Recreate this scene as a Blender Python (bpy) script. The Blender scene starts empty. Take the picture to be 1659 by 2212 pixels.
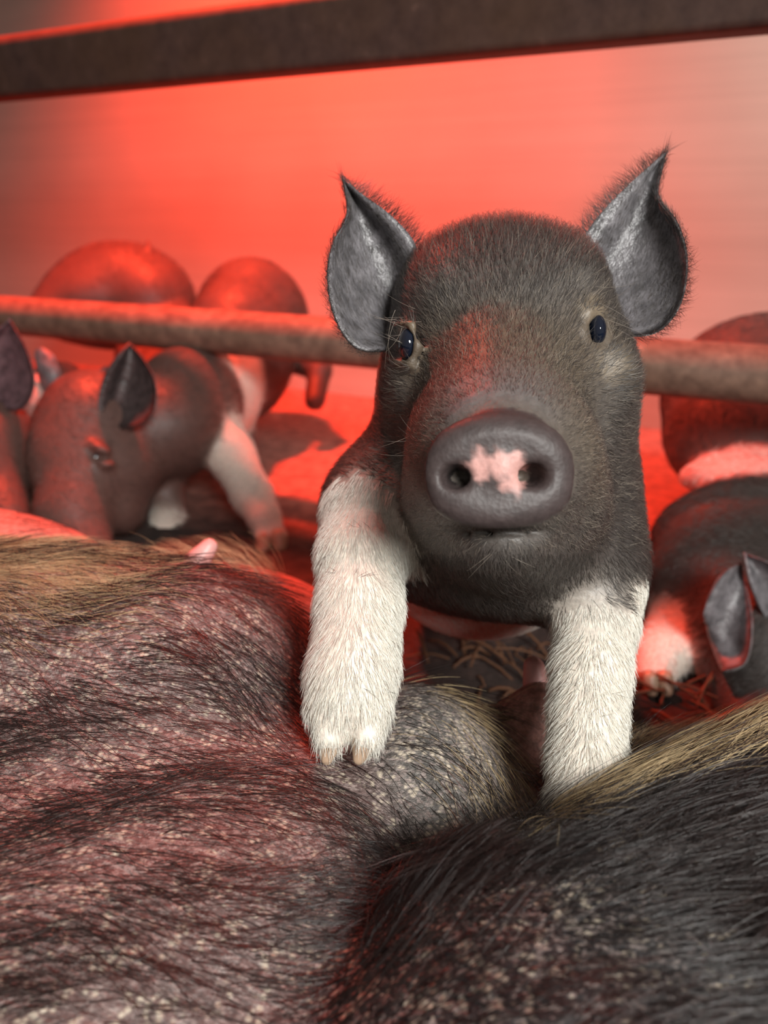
import bpy, math, random
import numpy as np
from mathutils import Vector

rng = np.random.default_rng(7)
random.seed(7)
SC = bpy.context.scene
COL = SC.collection

# ------------------------------------------------------------------ camera
H = 0.30                      # camera height over the pen floor
TH = math.radians(21.9)       # looking down
F = 1600.0                    # focal length in pixels of the 1659 x 2212 frame
cam_d = bpy.data.cameras.new('camera')
cam = bpy.data.objects.new('camera', cam_d)
COL.objects.link(cam)
cam.location = (0, 0, H)
cam.rotation_euler = (math.pi / 2 - TH, 0, 0)
cam_d.sensor_fit = 'VERTICAL'
cam_d.sensor_height = 36
cam_d.sensor_width = 27
cam_d.lens = 36 * F / 2212
cam_d.clip_start = 0.01
cam_d.dof.use_dof = True
cam_d.dof.focus_distance = 0.25
cam_d.dof.aperture_fstop = 9.0
SC.camera = cam

# ------------------------------------------------------------------ light
SC.view_settings.view_transform = 'Standard'
SC.view_settings.look = 'None'
SC.view_settings.gamma = 1
SC.view_settings.use_curve_mapping = False
SC.view_settings.exposure = 1.0

world = bpy.data.worlds.new('world')
SC.world = world
world.use_nodes = True
world.node_tree.nodes['Background'].inputs[0].default_value = (0.95, 0.80, 0.72, 1)
world.node_tree.nodes['Background'].inputs[1].default_value = 0.10


def light(name, kind, loc, target, energy, color, **kw):
    d = bpy.data.lights.new(name, kind)
    o = bpy.data.objects.new(name, d)
    COL.objects.link(o)
    o.location = loc
    o.rotation_euler = (Vector(target) - Vector(loc)).to_track_quat('-Z', 'Y').to_euler()
    d.energy = energy
    d.color = color
    for k, v in kw.items():
        setattr(d, k, v)
    return o


light('heat_lamp_light', 'SPOT', (-0.28, 1.06, 1.10), (-0.20, 1.13, 0.0), 104, (1.0, 0.055, 0.020),
      spot_size=math.radians(112), spot_blend=1.0, shadow_soft_size=0.05)
light('barn_light', 'AREA', (0.40, -0.62, 0.80), (0.07, 0.22, 0.20), 1.8, (1.0, 0.99, 0.95), shape='DISK', size=0.40, spread=math.radians(70))
light('barn_light_far', 'AREA', (0.72, 0.40, 0.95), (0.68, 1.0, 0.52), 1.2, (1.0, 0.91, 0.86), shape='DISK', size=0.3, spread=math.radians(80))


# ------------------------------------------------------------------ helpers
CT, ST = math.cos(TH), math.sin(TH)
CAMP = np.array([0, 0, H], float)
AX = np.array([[1, 0, 0], [0, ST, CT], [0, CT, -ST]], float)   # right, up, forward


def ray(px, py):
    return (px - 829.5) / F * AX[0] + (1106 - py) / F * AX[1] + AX[2]


def W(px, py, d):
    return CAMP + d * ray(px, py)


def tag(o, label=None, cat=None, group=None, kind=None):
    for k, v in (('label', label), ('category', cat), ('group', group), ('kind', kind)):
        if v:
            o[k] = v
    return o


def empty(name, loc):
    o = bpy.data.objects.new(name, None)
    COL.objects.link(o)
    o.location = Vector(loc)
    o.empty_display_size = 0.05
    bpy.context.view_layer.update()
    return o


def put(o, parent):
    COL.objects.link(o)
    if parent is not None:
        o.parent = parent
        o.matrix_parent_inverse = parent.matrix_world.inverted()
    return o


def mesh_obj(name, V, Fc, mats, parent=None, col=None, midx=None, smooth=True):
    me = bpy.data.meshes.new(name)
    me.from_pydata([tuple(v) for v in np.asarray(V, float).tolist()], [], [tuple(f) for f in Fc])
    if not isinstance(mats, (list, tuple)):
        mats = [mats]
    for m in mats:
        me.materials.append(m)
    if smooth:
        me.polygons.foreach_set('use_smooth', [True] * len(me.polygons))
    if midx is not None:
        me.polygons.foreach_set('material_index', np.asarray(midx, np.int32))
    if col is not None:
        a = me.color_attributes.new('Col', 'FLOAT_COLOR', 'POINT')
        c = np.ones((len(V), 4), np.float32)
        c[:, :3] = col
        a.data.foreach_set('color', c.ravel())
    me.update()
    return put(bpy.data.objects.new(name, me), parent)


class NT:
    def __init__(self, name):
        self.m = bpy.data.materials.new(name)
        self.m.use_nodes = True
        self.t = self.m.node_tree
        self.b = self.t.nodes['Principled BSDF']

    def n(self, kind, **kw):
        x = self.t.nodes.new(kind)
        for k, v in kw.items():
            if k in x.inputs:
                x.inputs[k].default_value = v
            else:
                setattr(x, k, v)
        return x

    def l(self, a, b):
        self.t.links.new(a, b)

    def coords(self, scale=(1, 1, 1), rot=(0, 0, 0)):
        g = self.n('ShaderNodeNewGeometry')
        m = self.n('ShaderNodeMapping')
        m.inputs['Scale'].default_value = scale
        m.inputs['Rotation'].default_value = rot
        self.l(g.outputs['Position'], m.inputs[0])
        return m.outputs[0]

    def noise(self, vec, scale, detail=3, rough=0.6):
        x = self.n('ShaderNodeTexNoise')
        x.inputs['Scale'].default_value = scale
        x.inputs['Detail'].default_value = detail
        x.inputs['Roughness'].default_value = rough
        self.l(vec, x.inputs['Vector'])
        return x.outputs['Fac']

    def ramp(self, fac, stops):
        r = self.n('ShaderNodeValToRGB')
        e = r.color_ramp.elements
        while len(e) < len(stops):
            e.new(0.5)
        for i, (p, c) in enumerate(stops):
            e[i].position = p
            e[i].color = (c, c, c, 1) if isinstance(c, (int, float)) else (*c, 1)
        self.l(fac, r.inputs[0])
        return r.outputs[0]

    def mix(self, fac, a, b, mode='MIX'):
        x = self.n('ShaderNodeMix', data_type='RGBA', blend_type=mode)
        for s, v in ((x.inputs[0], fac), (x.inputs[6], a), (x.inputs[7], b)):
            if isinstance(v, (int, float)):
                s.default_value = v
            elif isinstance(v, tuple):
                s.default_value = (*v, 1)
            else:
                self.l(v, s)
        return x.outputs[2]

    def mulv(self, x, y, k):
        m = self.n('ShaderNodeMath', operation='MULTIPLY')
        self.l(x, m.inputs[0]); self.l(y, m.inputs[1])
        m2 = self.n('ShaderNodeMath', operation='MULTIPLY')
        self.l(m.outputs[0], m2.inputs[0]); m2.inputs[1].default_value = k
        return m2.outputs[0]

    def bump(self, h, strength, dist, normal=None):
        x = self.n('ShaderNodeBump')
        x.inputs['Strength'].default_value = strength
        x.inputs['Distance'].default_value = dist
        self.l(h, x.inputs['Height'])
        if normal is not None:
            self.l(normal, x.inputs['Normal'])
        return x.outputs[0]

    def set(self, name, v):
        if isinstance(v, (int, float)):
            self.b.inputs[name].default_value = v
        elif isinstance(v, tuple):
            self.b.inputs[name].default_value = (*v, 1)
        else:
            self.l(v, self.b.inputs[name])


# ------------------------------------------------------------------ materials
def m_wall():
    t = NT('wall_panel')
    v = t.coords((1, 1, 1))
    n = t.noise(v, 3.0, 3)
    c = t.ramp(n, [(0.3, (0.42, 0.345, 0.285)), (0.7, (0.49, 0.41, 0.345))])
    lines = t.noise(t.coords((0.6, 0.6, 26)), 3.0, 2)
    c = t.mix(0.10, c, t.ramp(lines, [(0.35, 0.3), (0.65, 1.0)]), 'MULTIPLY')
    vor = t.n('ShaderNodeTexVoronoi')
    vor.inputs['Scale'].default_value = 5.2
    t.l(t.coords(), vor.inputs['Vector'])
    sp = t.ramp(vor.outputs['Distance'], [(0.028, 0.55), (0.05, 1.0)])
    c = t.mix(0.6, c, sp, 'MULTIPLY')
    t.set('Base Color', c)
    t.set('Roughness', 0.45)
    return t.m


def m_floor():
    t = NT('rubber_mat')
    v = t.coords()
    n = t.noise(v, 55, 5, 0.7)
    c = t.ramp(n, [(0.3, (0.14, 0.07, 0.055)), (0.75, (0.52, 0.25, 0.19))])
    # shade beside the sow, painted into the floor colour as a near-black strip
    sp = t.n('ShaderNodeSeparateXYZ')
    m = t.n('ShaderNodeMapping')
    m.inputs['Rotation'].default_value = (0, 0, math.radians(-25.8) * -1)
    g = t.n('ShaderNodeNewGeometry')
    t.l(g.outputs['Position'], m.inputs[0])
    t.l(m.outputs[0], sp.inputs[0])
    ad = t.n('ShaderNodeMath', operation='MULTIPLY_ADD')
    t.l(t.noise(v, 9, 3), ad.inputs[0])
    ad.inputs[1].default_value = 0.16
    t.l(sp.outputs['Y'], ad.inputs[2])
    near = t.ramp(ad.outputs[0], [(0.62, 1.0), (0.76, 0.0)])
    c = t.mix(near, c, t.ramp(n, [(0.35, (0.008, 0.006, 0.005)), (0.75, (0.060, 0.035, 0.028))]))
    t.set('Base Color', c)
    t.set('Roughness', 0.9)
    t.set('Normal', t.bump(t.noise(v, 160, 3), 0.6, 0.004))
    return t.m


def m_rust(name, a, b, spec=0.3):
    t = NT(name)
    v = t.coords()
    n = t.noise(v, 60, 5, 0.65)
    n2 = t.noise(v, 12, 3)
    c = t.ramp(n, [(0.25, a), (0.65, b), (0.80, tuple(min(1, x * 1.9) for x in b))])
    c = t.mix(t.ramp(n2, [(0.4, 0.0), (0.7, 0.45)]), c, (0.10, 0.055, 0.03))
    t.set('Base Color', c)
    t.set('Roughness', 0.62)
    t.set('Specular IOR Level', spec)
    t.set('Normal', t.bump(n, 0.5, 0.0012))
    return t.m


def m_skin(name, rough=0.5, bump=0.35, spec=0.45, scale=420, sheen=0.0):
    t = NT(name)
    a = t.n('ShaderNodeAttribute', attribute_name='Col')
    v = t.coords()
    n = t.noise(v, scale, 3)
    c = t.mix(0.6, a.outputs['Color'], t.ramp(n, [(0.3, 0.6), (0.7, 1.25)]), 'MULTIPLY')
    t.set('Base Color', c)
    t.set('Roughness', rough)
    t.set('Specular IOR Level', spec)
    t.set('Subsurface Weight', 0.04)
    t.set('Subsurface Scale', 0.003)
    t.set('Normal', t.bump(n, bump, 0.0012))
    return t.m


def m_ear():
    t = NT('ear_skin')
    a = t.n('ShaderNodeAttribute', attribute_name='Col')
    v = t.coords((1, 1, 1))
    n = t.noise(t.coords((1, 1.2, 1), (0, 0.7, 0)), 130, 4, 0.65)
    c = t.mix(0.8, a.outputs['Color'], t.ramp(n, [(0.35, 0.45), (0.65, 1.5)]), 'MULTIPLY')
    t.set('Base Color', c)
    t.set('Roughness', 0.42)
    t.set('Specular IOR Level', 0.6)
    t.set('Normal', t.bump(n, 0.7, 0.002))
    return t.m


def m_snout():
    t = NT('snout_skin')
    a = t.n('ShaderNodeAttribute', attribute_name='Col')
    v = t.coords()
    vor = t.n('ShaderNodeTexVoronoi')
    vor.inputs['Scale'].default_value = 700
    t.l(v, vor.inputs['Vector'])
    n = t.noise(v, 320, 3)
    c = t.mix(0.5, a.outputs['Color'], t.ramp(n, [(0.3, 0.55), (0.7, 1.3)]), 'MULTIPLY')
    t.set('Base Color', c)
    t.set('Roughness', 0.5)
    t.set('Specular IOR Level', 0.35)
    t.set('Normal', t.bump(vor.outputs['Distance'], 0.2, 0.0004, t.bump(n, 0.15, 0.0008)))
    return t.m


def m_sow():
    t = NT('sow_hide')
    a = t.n('ShaderNodeAttribute', attribute_name='Col')
    v = t.coords((1, 1.15, 1.15))
    n = t.noise(v, 330, 4, 0.7)
    big = t.noise(t.coords(), 22, 3)
    c = t.mix(0.8, a.outputs['Color'], t.ramp(n, [(0.35, 0.45), (0.62, 1.45)]), 'MULTIPLY')
    # dry skin flakes
    alpha = a.outputs['Alpha']
    mo = t.ramp(t.noise(t.coords((1, 1.5, 1.5), (0, 0, 0.3)), 420, 3, 0.7), [(0.50, 0.0), (0.60, 1.0)])
    c = t.mix(t.mulv(mo, alpha, 0.62), c, (0.48, 0.38, 0.35))
    vor = t.n('ShaderNodeTexVoronoi')
    vor.inputs['Scale'].default_value = 500
    vor.inputs['Randomness'].default_value = 1.0
    t.l(v, vor.inputs['Vector'])
    fl = t.ramp(vor.outputs['Distance'], [(0.20, 1.0), (0.60, 0.0)])
    gate = t.ramp(t.noise(v, 160, 2), [(0.50, 0.0), (0.56, 1.0)])
    fl = t.mix(1.0, fl, gate, 'MULTIPLY')
    c = t.mix(t.mulv(fl, alpha, 1.0), c, (0.66, 0.56, 0.44))
    t.set('Base Color', c)
    t.set('Roughness', 0.45)
    t.set('Specular IOR Level', 0.55)
    b1 = t.bump(t.noise(t.coords(), 60, 3), 0.35, 0.004)
    t.set('Normal', t.bump(n, 0.8, 0.0016, b1))
    return t.m


def m_hair(name, c0, c1, rough=0.4, spec=0.5):
    t = NT(name)
    hi = t.n('ShaderNodeHairInfo')
    t.set('Base Color', t.ramp(hi.outputs['Random'], [(0.0, c0), (1.0, c1)]))
    t.set('Roughness', rough)
    t.set('Specular IOR Level', spec)
    return t.m


def m_plain(name, c, rough=0.5, spec=0.5, var=0.0):
    t = NT(name)
    n = t.noise(t.coords(), 180, 3)
    t.set('Base Color', t.mix(0.35, c, t.ramp(n, [(0.3, 0.6), (0.7, 1.2)]), 'MULTIPLY'))
    t.set('Roughness', rough)
    t.set('Specular IOR Level', spec)
    return t.m


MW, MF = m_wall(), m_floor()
M_PIPE = m_rust('rusty_pipe', (0.10, 0.055, 0.042), (0.30, 0.18, 0.13))
M_RAIL = m_rust('painted_rail', (0.055, 0.032, 0.027), (0.10, 0.060, 0.048), 0.2)
M_SKIN = m_skin('piglet_skin')
M_EAR = m_ear()
M_SNOUT = m_snout()
M_SOW = m_sow()
M_HAIRB = m_hair('dark_hair', (0.020, 0.017, 0.016), (0.090, 0.075, 0.066), 0.38, 0.6)
M_HAIRR = m_hair('reddish_dark_hair', (0.035, 0.020, 0.017), (0.17, 0.09, 0.07), 0.45, 0.5)
M_HAIRG = m_hair('grizzled_hair', (0.05, 0.042, 0.036), (0.31, 0.26, 0.21), 0.4, 0.5)
M_HAIRW = m_hair('white_hair', (0.56, 0.54, 0.48), (0.80, 0.78, 0.71), 0.5, 0.4)
M_SOWB = m_hair('black_bristle', (0.010, 0.007, 0.007), (0.030, 0.020, 0.018), 0.3, 0.6)
M_SOWT = m_hair('tan_bristle', (0.36, 0.24, 0.12), (0.80, 0.62, 0.36), 0.4, 0.5)
M_EYE = m_plain('eyeball', (0.006, 0.009, 0.018), 0.05, 0.8)
M_HOOF = m_plain('hoof_horn', (0.42, 0.29, 0.20), 0.35, 0.5)
M_TEAT = m_plain('teat_skin', (0.70, 0.36, 0.33), 0.45, 0.5)
M_STRAW = m_plain('straw', (0.12, 0.055, 0.028), 0.7, 0.3)


# ------------------------------------------------------------------ sculpting with distance fields
class Body:
    def __init__(s):
        s.p = []

    def _add(s, kind, data, lo, hi, col, k, sub):
        s.p.append(dict(kind=kind, data=data, lo=np.array(lo), hi=np.array(hi),
                        col=None if col is None else np.array(col), k=k, sub=sub))

    def Ew(s, c, r, R=None, col=None, k=0.012, sub=False):
        c = np.array(c, float); r = np.array(r, float)
        R = np.eye(3) if R is None else R
        e = np.sqrt(((R * r[:, None]) ** 2).sum(0))
        s._add('e', (c, r, R), c - e, c + e, col, k, sub)

    def e(s, px, py, d, rx, ry, rz, col=None, k=0.012, sub=False, roll=0.0, yaw=0.0, pitch=0.0):
        q = d / F
        R = AX.copy()
        a = math.radians(roll); R = np.array([[math.cos(a), math.sin(a), 0], [-math.sin(a), math.cos(a), 0], [0, 0, 1]]) @ R
        a = math.radians(yaw); R = np.array([[math.cos(a), 0, math.sin(a)], [0, 1, 0], [-math.sin(a), 0, math.cos(a)]]) @ R
        a = math.radians(pitch); R = np.array([[1, 0, 0], [0, math.cos(a), math.sin(a)], [0, -math.sin(a), math.cos(a)]]) @ R
        s.Ew(W(px, py, d), (rx * q, ry * q, rz), R, col, k, sub)

    def Cw(s, a, b, ra, rb, col=None, k=0.012, sub=False):
        a = np.array(a, float); b = np.array(b, float); m = max(ra, rb)
        s._add('c', (a, b, ra, rb), np.minimum(a, b) - m, np.maximum(a, b) + m, col, k, sub)

    def c(s, A, B, ra, rb, col=None, k=0.012, sub=False):
        s.Cw(W(*A), W(*B), ra * A[2] / F, rb * B[2] / F, col, k, sub)

    def chain(s, pts, col=None, k=0.012):
        for A, B in zip(pts[:-1], pts[1:]):
            s.c(A[:3], B[:3], A[3], B[3], col, k)

    @staticmethod
    def dist(p, P):
        if p['kind'] == 'e':
            c, r, R = p['data']
            q = (P - c) @ R.T
            k0 = np.sqrt(((q / r) ** 2).sum(-1))
            k1 = np.sqrt(((q / (r * r)) ** 2).sum(-1)) + 1e-9
            return k0 * (k0 - 1) / k1
        a, b, ra, rb = p['data']
        ba = b - a
        pa = P - a
        h = np.clip(pa @ ba / (ba @ ba + 1e-12), 0, 1)
        return np.sqrt(((pa - h[..., None] * ba) ** 2).sum(-1)) - (ra + (rb - ra) * h)

    def mesh(s, vox, clip=None, flat_z=None):
        adds = [p for p in s.p if not p['sub']]
        lo = np.min([p['lo'] for p in adds], 0) - 3 * vox
        hi = np.max([p['hi'] for p in adds], 0) + 3 * vox
        if clip is not None:
            lo = np.maximum(lo, clip[0]); hi = np.minimum(hi, clip[1])
        n = np.ceil((hi - lo) / vox).astype(int) + 1
        f = np.full(n, 0.2, np.float32)
        axs = [lo[i] + vox * np.arange(n[i]) for i in range(3)]
        for p in s.p:
            m = p['k'] * 1.5 + 3 * vox
            i0 = np.clip(np.floor((p['lo'] - m - lo) / vox).astype(int), 0, n)
            i1 = np.clip(np.ceil((p['hi'] + m - lo) / vox).astype(int) + 1, 0, n)
            if np.any(i1 <= i0):
                continue
            sl = tuple(slice(i0[j], i1[j]) for j in range(3))
            g = np.stack(np.meshgrid(*[axs[j][sl[j]] for j in range(3)], indexing='ij'), -1)
            d = s.dist(p, g)
            old = f[sl]
            k = max(p['k'], 1e-5)
            if p['sub']:
                d = -d
                h = np.clip(0.5 - 0.5 * (old - d) / k, 0, 1)
                f[sl] = old * (1 - h) + d * h + k * h * (1 - h)
            else:
                h = np.clip(0.5 + 0.5 * (old - d) / k, 0, 1)
                f[sl] = old * (1 - h) + d * h - k * h * (1 - h)
        if flat_z is not None:
            zz = axs[2][None, None, :]
            f = np.maximum(f, (flat_z - zz).astype(np.float32))
        V, Q = surface_nets(f)
        V = lo + V * vox
        # vertex colour from the nearest shapes
        col = np.zeros((len(V), 3)); wt = np.zeros(len(V))
        D = [(p, s.dist(p, V)) for p in adds if p['col'] is not None]
        mn = np.min([d for _, d in D], 0)
        for p, d in D:
            w = np.exp(-(d - mn) / 0.0035)
            col += w[:, None] * p['col']; wt += w
        col /= wt[:, None]
        return V, Q, col


def surface_nets(f):
    nx, ny, nz = f.shape
    neg = f < 0
    cs = np.zeros((nx - 1, ny - 1, nz - 1), np.int8)
    for a in (0, 1):
        for b in (0, 1):
            for c in (0, 1):
                cs += neg[a:nx - 1 + a, b:ny - 1 + b, c:nz - 1 + c]
    act = (cs > 0) & (cs < 8)
    I = np.argwhere(act)
    idx = np.full(act.shape, -1, np.int64)
    idx[act] = np.arange(len(I))
    acc = np.zeros((len(I), 3)); cnt = np.zeros(len(I))
    corners = [(a, b, c) for a in (0, 1) for b in (0, 1) for c in (0, 1)]
    for A in corners:
        for ax in range(3):
            if A[ax] == 0:
                B = list(A); B[ax] = 1
                fa = f[I[:, 0] + A[0], I[:, 1] + A[1], I[:, 2] + A[2]]
                fb = f[I[:, 0] + B[0], I[:, 1] + B[1], I[:, 2] + B[2]]
                m = (fa < 0) != (fb < 0)
                t = np.where(m, fa / np.where(m, fa - fb, 1), 0)
                P = np.array(A, float)[None, :] + np.zeros((len(I), 3))
                P[:, ax] += t
                acc += P * m[:, None]; cnt += m
    V = I + acc / cnt[:, None]
    quads = []
    for ax in range(3):
        sl0 = [slice(1, -1)] * 3; sl1 = [slice(1, -1)] * 3
        sl0[ax] = slice(0, -1); sl1[ax] = slice(1, None)
        na, nb = neg[tuple(sl0)], neg[tuple(sl1)]
        E = np.argwhere(na != nb)
        off = np.ones(3, int); off[ax] = 0
        flip = na[na != nb]
        E = E + off
        u, v = (ax + 1) % 3, (ax + 2) % 3

        def cell(du, dv):
            C = E.copy(); C[:, u] -= du; C[:, v] -= dv
            return idx[C[:, 0], C[:, 1], C[:, 2]]
        q = np.stack([cell(1, 1), cell(0, 1), cell(0, 0), cell(1, 0)], 1)
        q[~flip] = q[~flip][:, ::-1]
        quads.append(q)
    Q = np.concatenate(quads)
    Q = Q[(Q >= 0).all(1)]
    return V, Q


def vnormals(V, Q):
    V = np.asarray(V); Q = np.asarray(Q)
    n = np.cross(V[Q[:, 2]] - V[Q[:, 0]], V[Q[:, 3]] - V[Q[:, 1]])
    N = np.zeros_like(V)
    for j in range(4):
        np.add.at(N, Q[:, j], n)
    return N / (np.linalg.norm(N, axis=1, keepdims=True) + 1e-12)


def relax(V, Q, it=2, lam=0.5):
    V = V.copy()
    e = np.concatenate([Q[:, [0, 1]], Q[:, [1, 2]], Q[:, [2, 3]], Q[:, [3, 0]]])
    for _ in range(it):
        S = np.zeros_like(V); c = np.zeros(len(V))
        np.add.at(S, e[:, 0], V[e[:, 1]]); np.add.at(c, e[:, 0], 1)
        np.add.at(S, e[:, 1], V[e[:, 0]]); np.add.at(c, e[:, 1], 1)
        V += lam * (S / c[:, None] - V)
    return V


def crom(pts, n):
    P = np.array(pts, float)
    P = np.vstack([2 * P[0] - P[1], P, 2 * P[-1] - P[-2]])
    out = []
    for i in range(1, len(P) - 2):
        for t in np.linspace(0, 1, 16, endpoint=False):
            a, b, c, d = P[i - 1:i + 3]
            out.append(0.5 * (2 * b + (c - a) * t + (2 * a - 5 * b + 4 * c - d) * t ** 2 + (3 * b - a - 3 * c + d) * t ** 3))
    out.append(P[-2])
    out = np.array(out)
    s = np.r_[0, np.cumsum(np.linalg.norm(np.diff(out[:, :2], axis=0), axis=1))]
    t = np.linspace(0, s[-1], n)
    return np.stack([np.interp(t, s, out[:, j]) for j in range(out.shape[1])], 1)


def ear_mesh(A, B, cup, thick, col_in, col_out, ns=44, nu=22, roll=0.0):
    """A and B: the ear's two rims from base to tip (px, py, depth); returns V, Q, col, rim point lists"""
    a, b = crom(A, ns), crom(B, ns)
    G = np.zeros((ns, nu, 3))
    for i in range(ns):
        s = i / (ns - 1)
        for j in range(nu):
            u = j / (nu - 1)
            q = a[i] * (1 - u) + b[i] * u
            d = q[2] + cup * 4 * u * (1 - u) * (math.sin(math.pi * min(1, 0.25 + 0.75 * s)) ** 0.7 if s < 0.999 else 0) \
                + roll * math.exp(-(u / 0.10) ** 2) * (1 - s) * 0.0
            d -= roll * math.exp(-((u - 0.10) / 0.09) ** 2) * (1 - s) ** 0.4
            G[i, j] = W(q[0], q[1], d)
    V = G.reshape(-1, 3)
    Q = np.array([[i * nu + j, i * nu + j + 1, (i + 1) * nu + j + 1, (i + 1) * nu + j]
                  for i in range(ns - 1) for j in range(nu - 1)])
    N = vnormals(V, Q)
    # make the front face the viewer side
    s = np.sign((N * (CAMP - V)).sum(1).mean())
    if s < 0:
        Q = Q[:, ::-1]; N = -N
    uu = np.tile(np.linspace(0, 1, nu), ns); ss = np.repeat(np.linspace(0, 1, ns), nu)
    t = thick * (0.35 + 0.65 * np.sqrt(np.clip(4 * uu * (1 - uu), 0, 1))) * (1.1 - 0.6 * ss)
    Vf = V + N * t[:, None] * 0.5; Vb = V - N * t[:, None] * 0.5
    n = len(V)
    rim = [j for j in range(nu)] + [i * nu + nu - 1 for i in range(1, ns)] + \
          [(ns - 1) * nu + j for j in range(nu - 2, -1, -1)] + [i * nu for i in range(ns - 2, 0, -1)]
    side = []
    for x, y in zip(rim, rim[1:] + rim[:1]):
        side.append([x, y, y + n, x + n])
    VV = np.vstack([Vf, Vb])
    QQ = np.vstack([Q, Q[:, ::-1] + n, np.array(side)])
    col = np.vstack([np.tile(col_in, (n, 1)), np.tile(col_out, (n, 1))])
    front = np.zeros(len(QQ), bool); front[:len(Q)] = True
    edge = []
    for lst, inner in (([i * nu + nu - 1 for i in range(int(ns * 0.08), ns)], -1), ([i * nu for i in range(int(ns * 0.25), ns)], 1)):
        for x in lst:
            edge.append((V[x], V[x] - V[x + inner * 2], N[x]))
    return VV, QQ, col, front, edge


def joined(parts):
    Vs, Qs, Cs, Ms = [], [], [], []
    o = 0
    for V, Q, C, m in parts:
        Vs.append(V); Qs.append(np.asarray(Q) + o); Cs.append(C)
        Ms.append(np.full(len(Q), m) if np.isscalar(m) else m)
        o += len(V)
    return np.vstack(Vs), np.vstack(Qs), np.vstack(Cs), np.concatenate(Ms)


# ------------------------------------------------------------------ hair
def scatter(V, Q, n, dens=None):
    """n random surface points; dens(P) in 0..1 keeps a share of them"""
    N = vnormals(V, Q)
    c = V[Q].mean(1)
    ar = 0.5 * np.linalg.norm(np.cross(V[Q[:, 2]] - V[Q[:, 0]], V[Q[:, 3]] - V[Q[:, 1]]), axis=1)
    if dens is not None:
        ar = ar * dens(c, N[Q[:, 0]])
    f = rng.choice(len(Q), size=n, p=ar / ar.sum())
    u = rng.random((n, 1)); v = rng.random((n, 1))
    q = Q[f]
    w = [(1 - u) * (1 - v), u * (1 - v), u * v, (1 - u) * v]
    P = sum(w[j] * V[q[:, j]] for j in range(4))
    Nn = sum(w[j] * N[q[:, j]] for j in range(4))
    Nn /= np.linalg.norm(Nn, axis=1, keepdims=True) + 1e-9
    return P, Nn


def unit(a):
    return a / (np.linalg.norm(a, axis=-1, keepdims=True) + 1e-12)


def hair(name, parent, mat, P, N, D, L, lift=0.35, rad=0.00006, segs=5, bend=0.0, jit=0.15, curl=None, clump=0):
    n = len(P)
    D = D - (D * N).sum(1, keepdims=True) * N
    D = unit(D) + rng.normal(0, jit, (n, 3))
    D = unit(D - (D * N).sum(1, keepdims=True) * N)
    S = np.cross(N, D)
    lf = (np.asarray(lift) * (0.7 + 0.6 * rng.random(n)))[:, None]
    L = np.asarray(L)[:, None] * np.ones((n, 1))
    bz = rng.normal(0, 1, (n, 1)) * bend
    pts = np.zeros((n, segs, 3))
    if clump:
        G = P[rng.choice(n, clump, replace=False)]
        near = np.concatenate([((P[i:i + 2000, None] - G[None]) ** 2).sum(-1).argmin(1) for i in range(0, n, 2000)])
        off = G[near] - P
    for k in range(segs):
        t = k / (segs - 1)
        pts[:, k] = P + L * (D * t + N * lf * (t - 0.55 * t * t) + S * bz * t * t) - N * 0.0003 * (1 - t)
        if clump and k:
            pts[:, k] += off * 0.65 * t
        if curl is not None:
            pts[:, k] += L * t * t * curl
    cu = bpy.data.hair_curves.new(name)
    cu.add_curves([segs] * n)
    cu.attributes['position'].data.foreach_set('vector', pts.reshape(-1, 3).astype(np.float32).ravel())
    rr = (np.asarray(rad) * np.ones(n))[:, None] * (1 - 0.85 * np.linspace(0, 1, segs) ** 1.5)[None, :]
    if 'radius' not in cu.attributes:
        cu.attributes.new('radius', 'FLOAT', 'POINT')
    cu.attributes['radius'].data.foreach_set('value', rr.astype(np.float32).ravel())
    cu.materials.append(mat)
    o = bpy.data.objects.new(name, cu)
    put(o, parent)
    o['kind'] = 'stuff'
    return o


def uv_ball(name, parent, c, r, mat, R=None, n=20):
    R = np.eye(3) if R is None else R
    V, Q = [], []
    for i in range(n + 1):
        th = math.pi * i / n
        for j in range(2 * n):
            ph = math.pi * j / n
            V.append((math.sin(th) * math.cos(ph), math.sin(th) * math.sin(ph), math.cos(th)))
    for i in range(n):
        for j in range(2 * n):
            Q.append((i * 2 * n + j, (i + 1) * 2 * n + j, (i + 1) * 2 * n + (j + 1) % (2 * n), i * 2 * n + (j + 1) % (2 * n)))
    V = (np.array(V) * np.array(r)) @ R + np.array(c)
    return mesh_obj(name, V, Q, mat, parent)


def claw(name, parent, A, B, ra, rb, mat, flat=1.0):
    """a small horn or teat: a tapered rounded stub from A to B"""
    b = Body()
    b.Cw(A, B, ra, rb, (1, 1, 1), 0.001)
    V, Q, c = b.mesh(min(ra, rb) / 2.6)
    V = relax(V, Q, 2)
    return mesh_obj(name, V, Q, mat, parent, c)


# ------------------------------------------------------------------ the pen: floor, wall, fence
DIR = np.array([-0.9002, 0.4355, 0.0])            # along the fence and the wall
NRM = np.array([0.4355, 0.9002, 0.0])


def on_floor(px, py, z=0.0):
    r = ray(px, py)
    return CAMP + r * ((z - H) / r[2])


def on_plane(px, py, p0):
    r = ray(px, py)
    return CAMP + r * (((p0 - CAMP) @ NRM) / (r @ NRM))


def box(name, lo, hi, mat, parent=None, frame=None):
    lo = np.array(lo, float); hi = np.array(hi, float)
    V = np.array([[(lo, hi)[a][0], (lo, hi)[b][1], (lo, hi)[c][2]] for a in (0, 1) for b in (0, 1) for c in (0, 1)])
    if frame is not None:
        o, ax = frame
        V = o + V @ ax
    Q = [(0, 1, 3, 2), (4, 6, 7, 5), (0, 4, 5, 1), (2, 3, 7, 6), (0, 2, 6, 4), (1, 5, 7, 3)]
    return mesh_obj(name, V, Q, mat, parent, smooth=False)


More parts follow.
